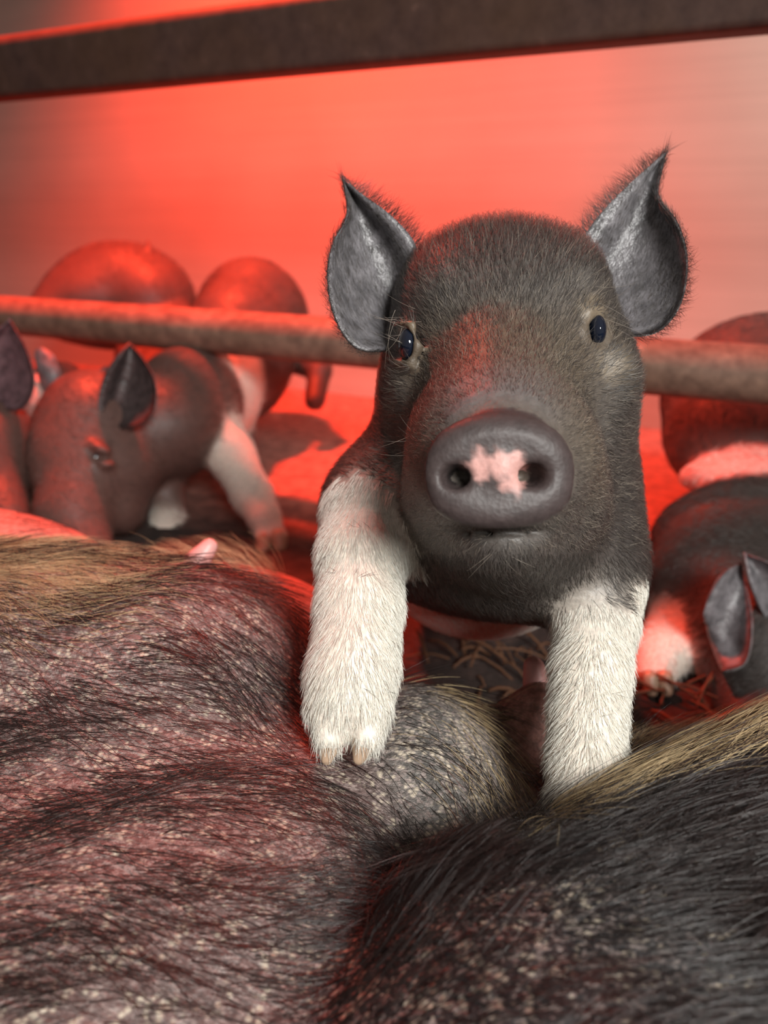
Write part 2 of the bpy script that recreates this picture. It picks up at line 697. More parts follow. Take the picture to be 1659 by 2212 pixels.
floor = box('floor', (-3, -1.2, -0.04), (3, 4, 0), MF)
tag(floor, kind='structure')
wp = on_floor(770, 855)
wall = box('wall_back', (-3, 0, 0.0), (2.6, 0.04, 1.5), MW, frame=(wp, np.array([DIR, NRM, [0, 0, 1.0]])))
tag(wall, kind='structure')

pipe_a = W(0, 680, 0.96)
fence = empty('pen_fence', (pipe_a[0], pipe_a[1], 0))
tag(fence, 'rusty pen railing, round lower bar and heavier flat upper bar', 'railing')


def sweep(name, prof, p0, p1, mat, parent):
    """profile (n,2) in (NRM, up) swept along the fence direction"""
    n = len(prof); V = []; K = 60
    for i in range(K + 1):
        p = p0 + (p1 - p0) * i / K
        for a, b in prof:
            V.append(p + NRM * a + np.array([0, 0, b]))
    Q = [(i * n + j, i * n + (j + 1) % n, (i + 1) * n + (j + 1) % n, (i + 1) * n + j) for i in range(K) for j in range(n)]
    Q += [tuple(range(n))[::-1], tuple(K * n + j for j in range(n))]
    me = mesh_obj(name, V, Q, mat, parent)
    return me


R0 = 0.024
circ = [(R0 * math.cos(t), R0 * math.sin(t)) for t in np.linspace(0, 2 * math.pi, 40, endpoint=False)]
pa = pipe_a + DIR * 0.55
pb = pipe_a - DIR * 1.6
sweep('lower_rail', circ, pa, pb, M_PIPE, fence)
# upper rail: rounded flat tube in the same plane
lo_pt = on_plane(0, 217, pipe_a); hi_pt = on_plane(0, 80, pipe_a)
hh = (hi_pt[2] - lo_pt[2]) / 2
hw, rc = 0.018, 0.016
prof = []
for cx, cy, a0 in ((hw - rc, hh - rc, 0), (-(hw - rc), hh - rc, 90), (-(hw - rc), -(hh - rc) - 0.010, 180), (hw - rc, -(hh - rc) - 0.010, 270)):
    r_ = rc if cy > 0 else 0.006
    for k in range(9):
        t = math.radians(a0 + 90 * k / 8)
        prof.append((cx + r_ * math.cos(t) + (0 if cy > 0 else (0.010 if cx > 0 else -0.010)), cy + r_ * math.sin(t)))
mid = np.array([pipe_a[0], pipe_a[1], (lo_pt[2] + hi_pt[2]) / 2])
sweep('upper_rail', prof, mid + DIR * 0.55, mid - DIR * 1.6, M_RAIL, fence)
for s in (0.52, -1.55):
    o = np.array([pipe_a[0], pipe_a[1], 0]) + DIR * s
    box('post', (-0.02, 0.012, 0), (0.02, 0.052, 0.62), M_RAIL, fence, frame=(o, np.array([DIR, NRM, [0, 0, 1.0]])))

BLK = (0.040, 0.033, 0.030)
GRY = (0.075, 0.066, 0.060)
BRN = (0.090, 0.068, 0.048)
WHT = (0.74, 0.66, 0.57)
PNK = (0.66, 0.40, 0.35)
EARC = (0.125, 0.118, 0.125)
EARO = (0.05, 0.042, 0.04)

# ------------------------------------------------------------------ sow
sw = Body()
SK = (0.165, 0.108, 0.100)     # thin-haired flank
SG = (0.135, 0.125, 0.115)     # grey shoulder
SB = (0.018, 0.017, 0.019)     # black neck
SR = (0.46, 0.22, 0.18)        # pink udder skin


def rel(x, y, z):
    return (x, y, H + z)


# torso
sw.Cw(rel(-0.50, 0.300, -0.266), rel(-0.17, 0.290, -0.260), 0.118, 0.114, SK, 0.03)
sw.Cw(rel(-0.50, 0.16, -0.285), rel(-0.10, 0.13, -0.272), 0.13, 0.106, SK, 0.05)
sw.Cw(rel(-0.50, 0.00, -0.285), rel(0.36, 0.00, -0.285), 0.12, 0.115, SK, 0.05)
sw.Cw(rel(-0.17, 0.290, -0.240), rel(-0.100, 0.275, -0.229), 0.092, 0.087, SK, 0.02)
sw.Cw(rel(-0.10, 0.200, -0.240), rel(-0.045, 0.155, -0.228), 0.066, 0.058, SK, 0.03)
sw.Cw(rel(-0.08, 0.230, -0.238), rel(-0.030, 0.195, -0.228), 0.062, 0.054, SK, 0.02)
# shoulder hump
sw.Ew(rel(0.010, 0.225, -0.253), (0.055, 0.085, 0.077), None, SG, 0.010)
# neck
sw.Cw(rel(0.045, 0.122, -0.217), rel(0.23, 0.212, -0.224), 0.066, 0.077, SB, 0.012)
sw.Cw(rel(0.03, 0.07, -0.245), rel(0.34, 0.10, -0.235), 0.085, 0.09, SB, 0.03)
# udder side
sw.Ew(rel(-0.31, 0.435, -0.225), (0.135, 0.06, 0.052), None, SR, 0.012)
sw.Ew(rel(-0.105, 0.375, -0.248), (0.095, 0.062, 0.060), None, SR, 0.02)
sw.Ew(rel(-0.22, 0.25, -0.30), (0.30, 0.16, 0.06), None, SR, 0.02)
sw.Cw(rel(0.10, 0.225, -0.231), rel(0.22, 0.300, -0.264), 0.034, 0.036, SR, 0.012)
sw.Cw(rel(0.03, 0.26, -0.25), W(1168, 1540, .325), 0.03, 0.014, SR, 0.012)
SV, SQ, SCc = sw.mesh(0.0032, clip=((-0.75, -0.2, 0.0), (0.6, 0.6, 1.0)), flat_z=0.002)
SV = relax(SV, SQ, 3)
SNn = vnormals(SV, SQ)


def pix(P):
    q = (P - CAMP) @ AX.T
    return 829.5 + F * q[:, 0] / q[:, 2], 1106 - F * q[:, 1] / q[:, 2], q[:, 2]


def sm(x, a, b):
    t = np.clip((x - a) / (b - a), 0, 1)
    return t * t * (3 - 2 * t)


# black of the neck fades over the flank; flakes fade with it
nk = sm(SV[:, 0] + 0.35 * (0.15 - SV[:, 1]), 0.03, 0.15) * (SV[:, 1] < 0.26)
nk = np.where(SCc[:, 0] > 0.3, 0, nk)
hump = np.exp(-((SV[:, 0] - 0.005) / 0.055) ** 2 - ((SV[:, 1] - 0.235) / 0.075) ** 2)
nk = nk * (1 - 0.9 * np.clip(hump * 1.2, 0, 1) * (SV[:, 1] > 0.165))
SCc = SCc * (1 - nk[:, None]) + np.array(SB) * nk[:, None]
sow = empty('sow', (0, 0.1, 0))
tag(sow, 'large dark sow lying down, bristly flaky hide filling the lower half, under the climbing piglet', 'pig')
body = mesh_obj('body', SV, SQ, M_SOW, sow, SCc)
ca = body.data.color_attributes['Col']
c4 = np.ones((len(SV), 4), np.float32)
c4[:, :3] = SCc
c4[:, 3] = np.where(SCc[:, 0] > 0.3, 0.15, 0.9) * (1 - 0.35 * nk)
ca.data.foreach_set('color', c4.ravel())


def sow_dir(P):
    """coat flow: along the flank, then turning down to the crease at the elbow; along the neck beyond it"""
    wh = np.array([0.022, 0.150])
    to = wh - P[:, :2]
    r = np.linalg.norm(to, axis=1, keepdims=True)
    base = np.tile([1.0, -0.16], (len(P), 1))
    base[:, 1] -= 3.6 * np.clip(P[:, 1] - 0.22, 0, 0.1)
    w = np.exp(-(r / 0.13) ** 2) * 0.9 * sm(P[:, 1], 0.135, 0.17)[:, None]
    d = base * (1 - w) + (to / (r + 1e-6)) * w
    right = sm(P[:, 0], 0.03, 0.07)[:, None]
    d2 = np.tile([1.0, 0.22], (len(P), 1))
    d = d * (1 - right) + d2 * right
    n = 0.22 * np.stack([np.sin(P[:, 1] * 90 + 3 * np.sin(P[:, 0] * 40)), np.cos(P[:, 0] * 70 + 2 * np.sin(P[:, 1] * 55))], 1)
    d = d + n
    return np.c_[d, -0.0 * r]


def up_only(C, N):
    px, py, d = pix(C)
    lobe = (px > 1085) & (px < 1195) & (py < 1650) & (C[:, 1] > .245)
    return ~lobe & ((N * (CAMP - C)).sum(1) > -0.02) & (px > -250) & (px < 1900) & (py > 1000) & (py < 2500) & (d > 0.05)


def d_flank(C, N):
    v = up_only(C, N).astype(float)
    v *= np.where(C[:, 1] > 0.33, 0.10, 1.0)
    clump = 0.35 + 0.65 * (np.sin(C[:, 1] * 120 + 2.5 * np.sin(C[:, 0] * 30)) > -0.2)
    hmp = np.exp(-((C[:, 0] - 0.015) / 0.05) ** 2 - ((C[:, 1] - 0.235) / 0.06) ** 2)
    return v * clump * (1 - 0.8 * np.clip(hmp, 0, 1)) * (1 - sm(C[:, 0], .07, .13)) + 1e-9


P, N = scatter(SV, SQ, 7000, d_flank)
hair('bristles', sow, M_SOWB, P, N, sow_dir(P), rng.uniform(0.014, 0.042, len(P)), 0.30, 0.00011, 9, 0.25, 0.12, None, 900)


def d_neck(C, N):
    hmp = np.exp(-((C[:, 0] - 0.012) / 0.045) ** 2 - ((C[:, 1] - 0.235) / 0.06) ** 2)
    return up_only(C, N) * sm(C[:, 0] + 0.3 * (0.15 - C[:, 1]), 0.04, 0.12) * (C[:, 1] < 0.245) * (1 - np.clip(1.5 * hmp, 0, 1)) * np.where(C[:, 1] < .12, .6, 1) + 1e-9


P, N = scatter(SV, SQ, 17000, d_neck)
hair('neck_bristles', sow, M_SOWB, P, N, sow_dir(P), rng.uniform(0.010, 0.026, len(P)), 0.16, 0.00010, 6, 0.12, 0.10, None, 1500)


def d_whorl(C, N):
    return up_only(C, N) * np.exp(-((C[:, 0] - 0.018) / 0.03) ** 2 - ((C[:, 1] - 0.152) / 0.018) ** 2) + 1e-9


P, N = scatter(SV, SQ, 3500, d_whorl)
hair('crease_tuft', sow, M_SOWB, P, N, sow_dir(P), rng.uniform(0.008, 0.020, len(P)), 0.6, 0.00008, 6, 0.3, 0.4)


def d_tan(C, N):
    px, py, d = pix(C)
    a = sm(-px, -420, 0) * sm(-py, -1420, -1200) * (C[:, 1] < 0.42)
    b = (px > 1180) * (C[:, 1] > 0.16) * 1.3 * sm(C[:, 1] - (0.152 + 0.28 * (C[:, 0] - 0.035)), 0.0, 0.012)
    c = 0.22 * np.exp(-((C[:, 0] - 0.035) / 0.02) ** 2) * (C[:, 1] > 0.2)
    return up_only(C, N) * (1.5 * a + b + c) + 1e-9


P, N = scatter(SV, SQ, 11000, d_tan)
hair('tan_bristles', sow, M_SOWT, P, N, sow_dir(P), rng.uniform(0.012, 0.030, len(P)), 0.32, 0.00008, 7, 0.2, 0.13)


def d_udder(C, N):
    px, py, d = pix(C)
    return up_only(C, N) * (C[:, 1] > 0.33) * (px > 380) * (px < 620) + 1e-9


P, N = scatter(SV, SQ, 260, d_udder)
hair('udder_bristles', sow, M_SOWT, P, N, np.tile([-0.6, 0.2, 0.6], (len(P), 1)), rng.uniform(0.012, 0.030, len(P)), 1.0, 0.00010, 7, 0.2, 0.3)

for (px, py, d, qx, qy, r) in ((425, 1215, 0.385, 452, 1180, 24), (1165, 1500, 0.335, 1153, 1440, 30), (1470, 1690, 0.262, 1492, 1648, 30)):
    claw('teat', sow, W(px, py, d), W(qx, qy, d), r * 1.25 * d / F, r * 0.8 * d / F, M_TEAT)


# ------------------------------------------------------------------ piglet that climbs on the sow
def piglet(name, base, label, b, vox, ears, iters=2, post=None, clip=None):
    root = empty(name, base)
    tag(root, label, 'pig', 'piglets in the pen')
    V, Q, C = b.mesh(vox, clip=clip)
    V = relax(V, Q, iters)
    m = np.zeros(len(Q), int)
    if post:
        C, m = post(V, Q, C)
    parts = [(V, Q, C, m)]
    edges = []
    for e in ears:
        ev, eq, ec, fr, ed = ear_mesh(*e['curves'], e.get('cup', 0.01), e.get('thick', 0.003), e.get('cin', EARC), e.get('cout', EARO), roll=e.get('roll', 0))
        parts.append((ev, eq, ec, 1))
        edges += ed
    AV, AQ, AC, AM = joined(parts)
    o = mesh_obj('body', AV, AQ, [M_SKIN, M_EAR, M_SNOUT], root, AC, AM)
    return root, o, V, Q, C, edges, parts


a = Body()
# cranium, brow, cheeks
a.e(1078, 730, .302, 200, 206, .046, GRY, .012)
a.e(1075, 620, .308, 172, 108, .034, GRY, .014)
a.e(945, 690, .298, 84, 122, .034, GRY, .016)
a.e(1212, 680, .298, 84, 122, .034, GRY, .016)
a.e(1085, 880, .305, 232, 180, .046, GRY, .02)
a.e(1270, 850, .300, 74, 120, .034, GRY, .02)
a.e(915, 880, .302, 74, 120, .034, GRY, .02)
# muzzle
a.c((1085, 780, .285), (1078, 940, .235), 132, 122, BRN, .022)
a.c((1080, 850, .262), (1078, 990, .226), 140, 136, BRN, .010)
a.e(1082, 1060, .230, 158, 84, .018, GRY, .012)
a.e(975, 975, .248, 90, 105, .022, BRN, .016)
a.e(1195, 985, .248, 92, 105, .022, BRN, .016)
# lower jaw, lips
a.c((1085, 1136, .234), (1095, 1125, .285), 104, 160, GRY, .004)
a.e(1090, 1085, .285, 205, 155, .045, BLK, .02)
a.e(940, 1080, .262, 48, 52, .02, GRY, .014)
a.e(1215, 1090, .262, 58, 62, .02, GRY, .014)
a.e(985, 1120, .236, 42, 26, .010, GRY, .006)
a.e(1180, 1120, .236, 42, 26, .010, GRY, .006)
# snout disc with its thick upper rim
a.e(1078, 1020, .2085, 166, 122, .0062, GRY, .002)
a.e(1078, 975, .2085, 138, 76, .0058, GRY, .004)
a.e(1078, 1078, .2095, 146, 62, .0055, GRY, .004)
a.e(1072, 852, .2300, 92, 34, .006, EARC, .004)
a.chain([(988, 905, .2190, 10), (1025, 874, .2195, 13), (1075, 864, .2200, 14), (1125, 872, .2195, 13), (1165, 902, .2190, 10)], EARC, .004)
a.e(1078, 1032, .2020, 132, 84, .0026, None, .003, True)
a.e(1078, 1012, .2085, 34, 50, .0052, GRY, .004)
a.e(982, 1030, .2045, 31, 27, .0110, None, .0016, True, yaw=-18)
a.e(1156, 1026, .2045, 31, 27, .0110, None, .0016, True, yaw=18)
a.e(1078, 1150, .219, 110, 5, .010, None, .003, True)
# eye sockets and lids
for (ex, ey, s) in ((878, 745, -1), (1286, 716, 1)):
    a.e(ex + 4 * s, ey, .258, 17, 32, .0125, None, .003, True, yaw=30 * s)
    a.c((ex - 24 * s, ey + 4, .2585), (ex - 12 * s, ey - 44, .2595), 7, 8, BRN, .003)
    a.c((ex - 12 * s, ey - 44, .2595), (ex + 20 * s, ey - 46, .264), 8, 7, BRN, .003)
    a.c((ex - 24 * s, ey + 4, .2585), (ex - 6 * s, ey + 42, .261), 7, 7, BRN, .003)
    a.c((ex - 6 * s, ey + 42, .261), (ex + 24 * s, ey + 34, .267), 7, 6, BRN, .003)
a.e(1318, 800, .276, 32, 56, .014, BRN, .008, roll=25)
a.e(872, 840, .282, 32, 48, .014, BLK, .008)
# neck, shoulders, chest
a.e(1085, 1010, .335, 262, 210, .060, BLK, .02)
a.e(1030, 1110, .345, 312, 210, .062, BLK, .02)
a.e(1135, 1212, .320, 205, 114, .042, BLK, .02, roll=-8)
a.e(800, 1110, .315, 100, 120, .030, BLK, .02)
a.e(1272, 1190, .312, 84, 165, .034, BLK, .02)
# trunk behind, belly
a.e(1035, 1130, .425, 245, 245, .085, PNK, .02)
a.Ew(W(1030, 1120, .505), (.058, .085, .060), None, BLK, .03)
hip = W(1030, 1110, .560)
a.Ew(hip, (.052, .060, .055), None, BLK, .03)
for s in (-1, 1):
    kn = np.array([hip[0] + s * .045, hip[1] - .02, .085]); hk = np.array([hip[0] + s * .045, hip[1] + .045, .055])
    a.Cw(hip + np.array([s * .030, 0, -.01]), kn, .030, .020, BLK, .015)
    a.Cw(kn, hk, .018, .012, BLK, .008)
    a.Cw(hk, (hk[0], hk[1] - .01, .016), .011, .011, WHT, .006)
# front leg over the flank
a.chain([(800, 1120, .302, 95), (780, 1200, .288, 86), (776, 1310, .275, 84), (768, 1400, .264, 82)], WHT, .008)
a.chain([(768, 1400, .264, 78), (757, 1470, .258, 84), (754, 1510, .255, 84)], WHT, .008)
a.c((712, 1530, .252), (712, 1590, .2485), 50, 36, WHT, .003)
a.c((798, 1530, .252), (790, 1588, .2485), 50, 38, WHT, .0015)
a.c((755, 1640, .246), (755, 1560, .243), 12, 6, None, .003, True)
a.e(845, 1440, .262, 12, 22, .004, WHT, .004)
# front leg in the hollow
a.chain([(1292, 1230, .300, 86), (1286, 1330, .288, 85)], BLK, .01)
a.chain([(1284, 1370, .282, 80), (1275, 1450, .272, 74), (1268, 1540, .262, 70), (1266, 1640, .252, 71), (1262, 1740, .242, 76)], WHT, .008)
a.c((1240, 1740, .240), (1232, 1800, .236), 46, 36, WHT, .006)
a.c((1290, 1740, .240), (1294, 1800, .236), 46, 36, WHT, .006)


def post_a(V, Q, C):
    px, py, d = pix(V)
    C = C.copy()
    # pink patch between the nostrils
    nz = 6 * np.sin(px * 0.15) + 5 * np.cos(py * 0.19 + px * .05)
    disc = (((px - 1078) / 172) ** 2 + ((py - 1015) / 132) ** 2 < 1.04) & (d < .2125)
    pk = np.zeros(len(V))
    for cx, cy, r in ((1040, 1005, 27), (1075, 1003, 26), (1105, 1010, 30), (1108, 1040, 22)):
        pk = np.maximum(pk, 1 - sm(np.hypot(px - cx, py - cy) + nz, r - 8, r + 12))
    C[disc] = np.array((0.048, 0.035, 0.034))
    pk = pk * disc
    C = C * (1 - pk[:, None]) + np.array((0.50, 0.27, 0.24)) * pk[:, None]
    nos = np.minimum(np.hypot((px - 984) / 26, (py - 1030) / 24), np.hypot((px - 1152) / 26, (py - 1026) / 24))
    ins = (1 - sm(nos, 0.55, 0.95)) * (d < .216) * disc
    C = C * (1 - 0.8 * ins[:, None])
    # paler brow skin beside the eyes
    for cx, cy, r in ((1278, 665, 36), (1325, 790, 42), (870, 700, 30)):
        w = (1 - sm(np.hypot(px - cx, py - cy), r * .4, r * 1.2)) * (d < .31)
        C = C * (1 - .6 * w[:, None]) + np.array((0.20, 0.155, 0.105)) * .6 * w[:, None]
    # white stocking runs higher on the outer side
    st = sm(px, 1352, 1372) * sm(py, 1225, 1300) * (py < 1500) * (d < .36)
    C = C * (1 - st[:, None]) + np.array(WHT) * st[:, None]
    face = disc[Q[:, 0]] & disc[Q[:, 1]] & disc[Q[:, 2]] & disc[Q[:, 3]]
    return C, np.where(face, 2, 0)


ear_l = dict(curves=([(905, 680, .298), (918, 600, .298), (893, 520, .296), (842, 463, .294), (783, 420, .297), (741, 386, .302)],
                     [(868, 742, .290), (825, 757, .283), (765, 748, .278), (722, 680, .277), (708, 590, .279), (722, 520, .283), (750, 462, .290), (741, 386, .302)]),
             cup=.020, thick=.0030, roll=.007)
ear_r = dict(curves=([(1240, 610, .300), (1250, 535, .300), (1292, 468, .298), (1345, 412, .298), (1393, 368, .300), (1437, 330, .303)],
                     [(1290, 690, .292), (1345, 722, .284), (1420, 716, .280), (1470, 655, .279), (1484, 560, .280), (1462, 480, .284), (1422, 425, .293), (1437, 330, .303)]),
             cup=.013, thick=.0030, roll=.005)
root_a, body_a, AV, AQ, AC, edges, parts_a = piglet(
    'piglet', (hip[0], hip[1], 0), 'black piglet with white forelegs standing on the sow, facing the viewer',
    a, .0015, (ear_l, ear_r), 2, post_a, clip=((-.3, 0.1, 0.001), (.3, .8, .8)))

for ex, ey, s, ed in ((882, 745, -1, .2645), (1286, 716, 1, .2640)):
    uv_ball('eye', root_a, W(ex, ey, ed), (.0036, .0060, .0062), M_EYE, AX)
for A, B, ra, rb in (((712, 1600, .2482), (706, 1640, .2462), 31, 14), ((788, 1598, .2482), (775, 1638, .2462), 33, 15),
                     ((1232, 1800, .235), (1228, 1835, .234), 34, 22), ((1294, 1800, .235), (1296, 1835, .234), 34, 22)):
    claw('hoof', root_a, W(*A), W(*B), ra * A[2] / F, rb * B[2] / F, M_HOOF)
claw('dewclaw', root_a, W(848, 1448, .262), W(858, 1482, .262), 9 * .262 / F, 5 * .262 / F, M_HOOF)
for s in (-1, 1):
    q = np.array([hip[0] + s * .045, hip[1] + .03, .012])
    claw('hoof', root_a, q, q + np.array([0, -.014, -.004]), .0105, .0078, M_HOOF)

lum = AC.mean(1)


def nearest_lum(P):
    out = np.zeros(len(P))
    # look colours up on a coarse grid of the vertices
    key = np.floor(AV / .004).astype(int)
    d = {}
    for k, l in zip(map(tuple, key), lum):
        d.setdefault(k, l)
    for i, k in enumerate(map(tuple, np.floor(P / .004).astype(int))):
        out[i] = d.get(k, .05)
    return out


NOSE = W(1078, 1010, .20)
EYES = [W(882, 745, .2600), W(1286, 716, .2595)]


def fur_mask(P):
    px, py, d = pix(P)
    disc = (((px - 1078) / 176) ** 2 + ((py - 1012) / 136) ** 2 < 1.0) & (d < .2165)
    eye = np.min([np.linalg.norm(P - e, axis=1) for e in EYES], 0) < .0068
    band = (np.abs(((px - 1076) / 100) ** 2 + ((py - 912) / 48) ** 2 - 1) < .42) & (py < 900) & (d < .224)
    return ~disc & ~eye & ~band


P, N = scatter(AV, AQ, 120000, lambda C, n: (np.where(C[:, 1] > .42, .15, 1.0) * np.where(pix(C)[2] < .33, 1.0, .4)))
k = fur_mask(P)
P, N = P[k], N[k]
L_ = nearest_lum(P)
px, py, dd = pix(P)
head = (py < 1190) & (dd < .335) & (L_ < .3)
leg = (L_ > .3)
fromnose = P - NOSE
D = fromnose.copy()
D[:, 0] *= 1.0
D[~head] = np.array([0.25, 0.6, -0.8])
lowjaw = head & (py > 1080)
D[leg] = np.array([0.05, -0.1, -1.0])
dn = np.linalg.norm(fromnose, axis=1)
Ln = np.where(head, .0022 + .055 * np.clip(dn - .015, 0, .11), .0065) * rng.uniform(.6, 1.3, len(P))
topf = np.where(head, 1 - sm(py, 505, 600), 0)
Ln *= 1 + .25 * topf
Ln = np.clip(Ln, .002, .011)
lift = np.where(head, .26 + .40 * topf, .22)
blk = L_ <= .3
wht = ~blk
griz = blk & head & (rng.random(len(P)) < np.where(py < 1180, .16 + .22 * np.exp(-((dn - .05) / .03) ** 2), .05))
bb = blk & ~griz
hair('dark_fur', root_a, M_HAIRB, P[bb], N[bb], D[bb], Ln[bb], lift[bb], .000062, 5, .15, .16)
hair('grizzled_fur', root_a, M_HAIRG, P[griz], N[griz], D[griz], Ln[griz], lift[griz], .000055, 5, .15, .2)
hair('white_fur', root_a, M_HAIRW, P[wht], N[wht], D[wht], .0065 * rng.uniform(.6, 1.3, wht.sum()), .20, .00008, 5, .12, .14)
# ear fringe
E = []
for p_, o_, n_ in edges:
    for _ in range(22):
        E.append((p_ + rng.normal(0, .0008, 3), unit(o_) + rng.normal(0, .25, 3), n_))
EP = np.array([x[0] for x in E]); ED = np.array([x[1] for x in E]); EN = np.array([x[2] for x in E])
hair('ear_fringe', root_a, M_HAIRB, EP, unit(EN), ED + np.array([0, 0, .25]), rng.uniform(.003, .0085, len(EP)), .1, .00005, 5, .2, .15)
# hair on the ears themselves
ev = np.vstack([p[0] for p in parts_a[1:2]]); eq = parts_a[1][1]
for (ev, eq, ec, em) in parts_a[1:]:
    P, N = scatter(ev, eq, 5000)
    D = np.tile([0.0, 0.2, 1.0], (len(P), 1)) + (P - W(1085, 700, .30)) * 8
    hair('ear_fur', root_a, M_HAIRB, P, N, D, rng.uniform(.002, .005, len(P)), .25, .00005, 4, .1, .2)
# whiskers and lashes
WP = []
for cx, cy, sgn, n_ in ((878, 720, -1, 14), (1290, 690, 1, 12), (930, 960, -1, 16), (1232, 985, 1, 16), (1080, 1165, 0, 10)):
    for _ in range(n_):
        p_ = W(cx + rng.normal(0, 16), cy + rng.normal(0, 26), .262 if cy < 800 else (.240 if cy < 1100 else .222))
        WP.append((p_, np.array([sgn * .9 + rng.normal(0, .35), -.4, -.35 + rng.normal(0, .4)])))
hair('whiskers', root_a, M_HAIRG, np.array([w[0] for w in WP]), np.tile([0, -1.0, 0], (len(WP), 1)), np.array([w[1] for w in WP]),
     rng.uniform(.008, .018, len(WP)), .3, .00005, 8, .25, .1)


# ------------------------------------------------------------------ the other piglets
def short_fur(root, V, Q, C, n, flow, ln=.006, dark=None):
    key = {}
    for kx, l in zip(map(tuple, np.floor(V / .008).astype(int)), C.mean(1)):
        key.setdefault(kx, l)
    P, N = scatter(V, Q, n, lambda c, nn: ((nn * (CAMP - c)).sum(1) > -.05) + 1e-6)
    lm = np.array([key.get(x, .05) for x in map(tuple, np.floor(P / .008).astype(int))])
    D = np.tile(flow, (len(P), 1)).astype(float)
    w = lm > .25
    if (~w).sum() > 10:
        hair('dark_fur', root, dark or M_HAIRR, P[~w], N[~w], D[~w], rng.uniform(.6, 1.3, (~w).sum()) * ln, .4, .00017, 4, .15, .2)
    if w.sum() > 10:
        hair('white_fur', root, M_HAIRW, P[w], N[w], D[w], rng.uniform(.6, 1.3, w.sum()) * ln, .3, .00018, 4, .15, .2)


def hooves(root, spots, r=.012):
    for p_ in spots:
        p_ = np.array(p_, float)
        for s in (-1, 1):
            q = p_ + np.array([s * r * .62, 0, 0])
            claw('hoof', root, q + np.array([0, 0, r * 1.4]), q + np.array([0, -r * .7, r * .62]), r * .75, r * .58, M_HOOF)


BKR = (0.105, 0.058, 0.048)
# belted piglet that roots at the sow's belly
b = Body()
b.e(200, 900, .745, 100, 100, .050, BKR, .015)
b.e(150, 985, .725, 78, 105, .045, BKR, .015)
b.c((185, 930, .73), (160, 1110, .69), 100, 78, BKR, .015)
b.c((160, 1110, .69), (180, 1185, .672), 78, 62, BKR, .008)
b.e(185, 1200, .665, 62, 40, .012, BKR, .004)
b.e(250, 1010, .74, 95, 100, .045, BKR, .02)
b.e(262, 1105, .73, 48, 50, .03, BKR, .015)
b.e(215, 968, .683, 26, 12, .008, BKR, .004, roll=-30)
b.e(208, 988, .680, 15, 11, .006, None, .003, True)
b.e(225, 1002, .684, 24, 11, .008, BKR, .004, roll=-10)
b.e(345, 925, .79, 135, 118, .065, BKR, .02)
b.e(405, 880, .84, 115, 128, .070, BKR, .02)
b.e(455, 830, .91, 105, 140, .080, WHT, .015)
b.e(515, 760, 1.00, 118, 150, .085, BKR, .02)
b.e(545, 700, 1.06, 122, 138, .085, BKR, .02)
fl = on_floor(592, 1192)
b.chain([(455, 930, .83, 68), (500, 985, .80, 50), (545, 1070, .765, 42), (572, 1120, .735, 38)], WHT, .01)
b.c((572, 1120, .735), (570, 1165, .722), 28, 19, WHT, .004)
b.c((578, 1120, .735), (602, 1165, .722), 28, 19, WHT, .002)
b.c((350, 1000, .80), (370, 1130, .78), 46, 34, BKR, .01)
b.c((362, 1130, .78), (362, 1180, .765), 38, 36, WHT, .008)
b.c((640, 760, 1.06), (690, 800, 1.02), 45, 26, BKR, .01)
b.c((690, 800, 1.02), (680, 865, 1.00), 24, 22, BKR, .008)
b.c((560, 800, .98), (520, 880, .95), 52, 36, BKR, .015)
b.c((520, 880, .95), (535, 985, .94), 30, 24, BKR, .008)
eb1 = dict(curves=([(212, 895, .70), (214, 850, .695), (228, 805, .69), (252, 770, .69), (280, 741, .70)],
                   [(262, 925, .70), (305, 915, .692), (335, 880, .688), (334, 820, .69), (308, 772, .695), (280, 741, .70)]),
           cup=.022, thick=.006, roll=.008, cin=(.045, .035, .035))
eb2 = dict(curves=([(178, 850, .77), (170, 822, .775), (195, 808, .78), (230, 792, .78)],
                   [(215, 850, .77), (225, 840, .77), (235, 820, .77), (230, 792, .78)]), cup=.005, thick=.006)
rb, ob, V, Q, C, _, _ = piglet('piglet', (fl[0] - .1, fl[1], 0), 'belted piglet with white shoulder band, head lowered behind the sow',
                               b, .0032, (eb1, eb2), 2, clip=((-2, 0, 0.001), (2, 2, 2)))
uv_ball('eye', rb, W(207, 989, .689), (.007,) * 3, M_EYE)
for A, B in (((572, 1165, .722), (570, 1190, .716)), ((602, 1160, .720), (604, 1184, .716))):
    claw('hoof', rb, W(*A), W(*B), .0095, .0066, M_HOOF)
short_fur(rb, V, Q, C, 16000, (0.3, 0.5, -0.8), .006)

# dark piglet with only its rump above the rail
b = Body()
b.e(265, 640, 1.18, 150, 112, .09, BKR, .02)
b.e(195, 660, 1.16, 105, 82, .08, BKR, .02)
b.e(330, 655, 1.16, 84, 84, .07, BKR, .02)
b.e(130, 680, 1.14, 55, 45, .06, BKR, .02)
b.c((322, 560, 1.13), (319, 522, 1.13), 12, 6, BKR, .006)
cf = [on_floor(300, 985), on_floor(335, 985), on_floor(385, 960)]
for px_, q in zip((300, 335, 375), cf):
    b.Cw(W(px_, 690, 1.14), q + np.array([0, 0, .10]), .032, .018, BKR, .01)
    b.Cw(q + np.array([0, 0, .10]), q + np.array([0, 0, .018]), .016, .013, BKR, .006)
rc_, oc, V, Q, C, _, _ = piglet('piglet', (cf[1][0], cf[1][1], 0), 'dark piglet turned away, round rump and tail tip showing above the rail',
                                b, .004, (), 2, clip=((-2, 0, 0.001), (2, 2, 2)))
hooves(rc_, cf, .009)
short_fur(rc_, V, Q, C, 9000, (0.2, 0.3, -0.8), .007)

